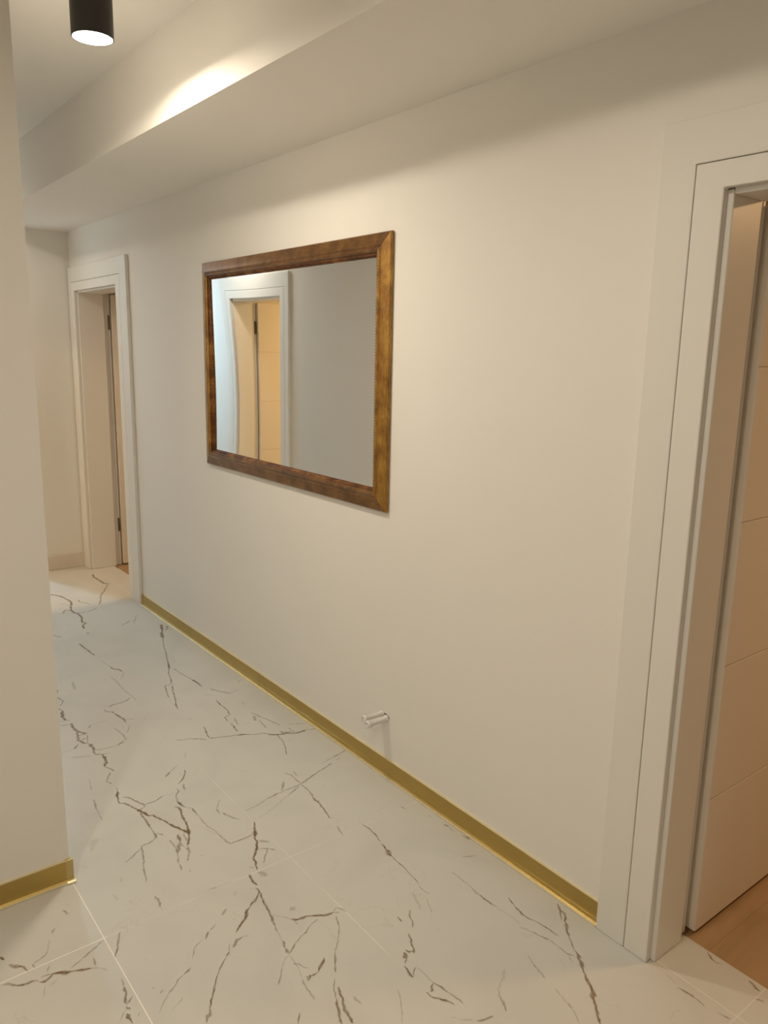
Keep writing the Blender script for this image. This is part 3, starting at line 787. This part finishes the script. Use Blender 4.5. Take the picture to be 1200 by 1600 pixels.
# carved inner molding: slope plus a row of slanted beads
bm = bmesh.new(); mring(bm, [(0, .004), (0, .0205), (.004, .0185), (.011, .0110), (.0135, .0105), (.0150, .0085), (.0150, .004)], .0665, 0, 0)
def bead_row(x0, z0, x1, z1):
    L = math.hypot(x1 - x0, z1 - z0); n = int(L / .0105); dx, dz = (x1 - x0) / L, (z1 - z0) / L
    nx, nz = -dz, dx
    for k in range(n):
        t = (k + .5) * L / n; c = Vector((x0 + dx * t, YR + .0165, z0 + dz * t))
        vs = bmesh.ops.create_icosphere(bm, subdivisions=1, radius=1)['verts']
        a = Vector((dx + nx * .8, 0, dz + nz * .8)).normalized(); c2 = Vector((-a.z, 0, a.x))
        for v in vs:
            p = v.co.copy(); v.co = c + a * p.x * .0072 + c2 * p.z * .0034 + Vector((0, 1, 0)) * p.y * .0045
u = .0665 + .006
bead_row(MX0 + u, MZ0 + u, MX1 - u, MZ0 + u); bead_row(MX1 - u, MZ0 + u, MX1 - u, MZ1 - u)
bead_row(MX1 - u, MZ1 - u, MX0 + u, MZ1 - u); bead_row(MX0 + u, MZ1 - u, MX0 + u, MZ0 + u)
mobj('beaded_molding', bm, bead_m, 'dark carved beaded inner edge')
# the pane: slightly wavy old float glass towards its far end
bm = bmesh.new(); u = .075; NX, NZ = 90, 60
gx0, gx1, gz0, gz1 = MX0 + u, MX1 - u, MZ0 + u, MZ1 - u
grid = []
for i in range(NX + 1):
    row = []
    for j in range(NZ + 1):
        x = gx0 + (gx1 - gx0) * i / NX; z = gz0 + (gz1 - gz0) * j / NZ
        t = max(0, (x - 3.05) / (gx1 - 3.05)); zz = (z - 1.36) / .36
        hgt = WAVE * t * t * math.cos(zz * math.pi / 2)
        row.append(bm.verts.new((x, YR + .0085 + hgt, z)))
    grid.append(row)
for i in range(NX):
    for j in range(NZ): bm.faces.new((grid[i][j], grid[i][j + 1], grid[i + 1][j + 1], grid[i + 1][j]))
mobj('mirror_glass', bm, mirror_m, smooth=True)
bm = bmesh.new(); box(bm, MX0 + .012, MX1 - .012, YR + .0005, YR + .0038, MZ0 + .012, MZ1 - .012)
mobj('backing_board', bm, mat('backing_board', (.32, .24, .16), .8))

# ------------------------------------------------------------------ capped water pipes in the wall
def pipe(x, z, ln, r, label):
    bm = bmesh.new()
    prof = [(0, -.001), (r * 1.18, -.001), (r * 1.18, .006), (r * .95, .010), (r * .9, .013), (r * .88, ln - .026), (r * .97, ln - .024), (r * 1.02, ln - .020), (r * 1.20, ln - .017),
            (r * 1.24, ln - .004), (r * 1.15, ln), (r * .55, ln), (r * .5, ln - .003), (0, ln - .003)]
    revolve(bm, prof, (0, 0, 0), 'Y', 28, capends=False)
    bmesh.ops.remove_doubles(bm, verts=bm.verts, dist=1e-6)
    o = link('pipe_stub', bm, plastic, smooth=True); o.location = (x, YR, z)
    o.modifiers.new('edge', 'EDGE_SPLIT').split_angle = math.radians(50)
    thing(o, label, 'pipe', 'capped pipe stubs in the right wall')
    # cap as its own part
    bm = bmesh.new()
    revolve(bm, [(0, ln - .016), (r * 1.26, ln - .016), (r * 1.30, ln - .004), (r * 1.2, ln + .001), (r * .7, ln + .001), (r * .62, ln - .001), (0, ln - .001)], (0, 0, 0), 'Y', 28, capends=False)
    bmesh.ops.remove_doubles(bm, verts=bm.verts, dist=1e-6)
    link('end_cap', bm, plastic, o, smooth=True)
    return o
pipe(2.188, .248, .094, .0105, 'capped white plastic pipe stub from the right wall, upper and farther one of the pair')
pipe(2.163, .2355, .096, .0120, 'capped white plastic pipe stub from the right wall, lower and nearer one of the pair')
bm = bmesh.new()
ring = [(2.200, .2545), (2.194, .2605), (2.183, .2600), (2.176, .2530), (2.170, .2520), (2.164, .2530), (2.156, .2500), (2.147, .2435), (2.145, .2400), (2.150, .2380), (2.160, .2300), (2.175, .2340), (2.192, .2400)]
prism(bm, ring, lambda u, h, t: (u, t, h), YR + .0001, YR + .0007)
thing(link('wall_hole', bm, hole_m), 'dark chipped hole in the plaster around the two pipe stubs', 'hole')

# ------------------------------------------------------------------ ceiling spotlights
def spotlight(x, y, z, watt, colr, ln, label):
    root = empty('ceiling_spotlight', (x, y, CEIL)); thing(root, label, 'ceiling light', 'black tube ceiling spotlights')
    bz = z - CEIL
    bm = bmesh.new(); r = .060
    revolve(bm, [(0, -.003), (r - .002, -.003), (r, -.005), (r, bz + .001), (r - .001, bz), (r - .0035, bz), (r - .0035, bz + .004), (0, bz + .004)], (0, 0, 0), seg=64, capends=False)
    bmesh.ops.remove_doubles(bm, verts=bm.verts, dist=1e-6)
    o = link('lamp_tube', bm, black, root, smooth=True); o.modifiers.new('edge', 'EDGE_SPLIT').split_angle = math.radians(40)
    bm = bmesh.new(); revolve(bm, [(0, 0), (r * .9, 0), (r * .9, -.004), (0, -.004)], (0, 0, 0), seg=32, capends=False)
    revolve(bm, [(0, .0), (.062, .0), (.062, -.004), (0, -.004)], (0, 0, 0), seg=64, capends=False)
    link('ceiling_plate', bm, black, root)
    bm = bmesh.new(); revolve(bm, [(0, bz + .0038), (r - .0037, bz + .0038), (r - .0037, bz + .0012), (r - .010, bz - .0005), (0, bz - .001)], (0, 0, 0), seg=64, capends=False)
    link('lamp_lens', bm, lens, root, smooth=False)['label'] = 'glowing white lens'
    L = bpy.data.lights.new('lamp_light', 'AREA'); L.shape = 'DISK'; L.size = .112; L.spread = math.radians(172); L.energy = watt; L.color = colr
    lo = bpy.data.objects.new('lamp_light', L); lo.parent = root; lo.location = (0, 0, bz - .0025); COL.objects.link(lo)
    return root
for a in LAMPS: spotlight(*a)
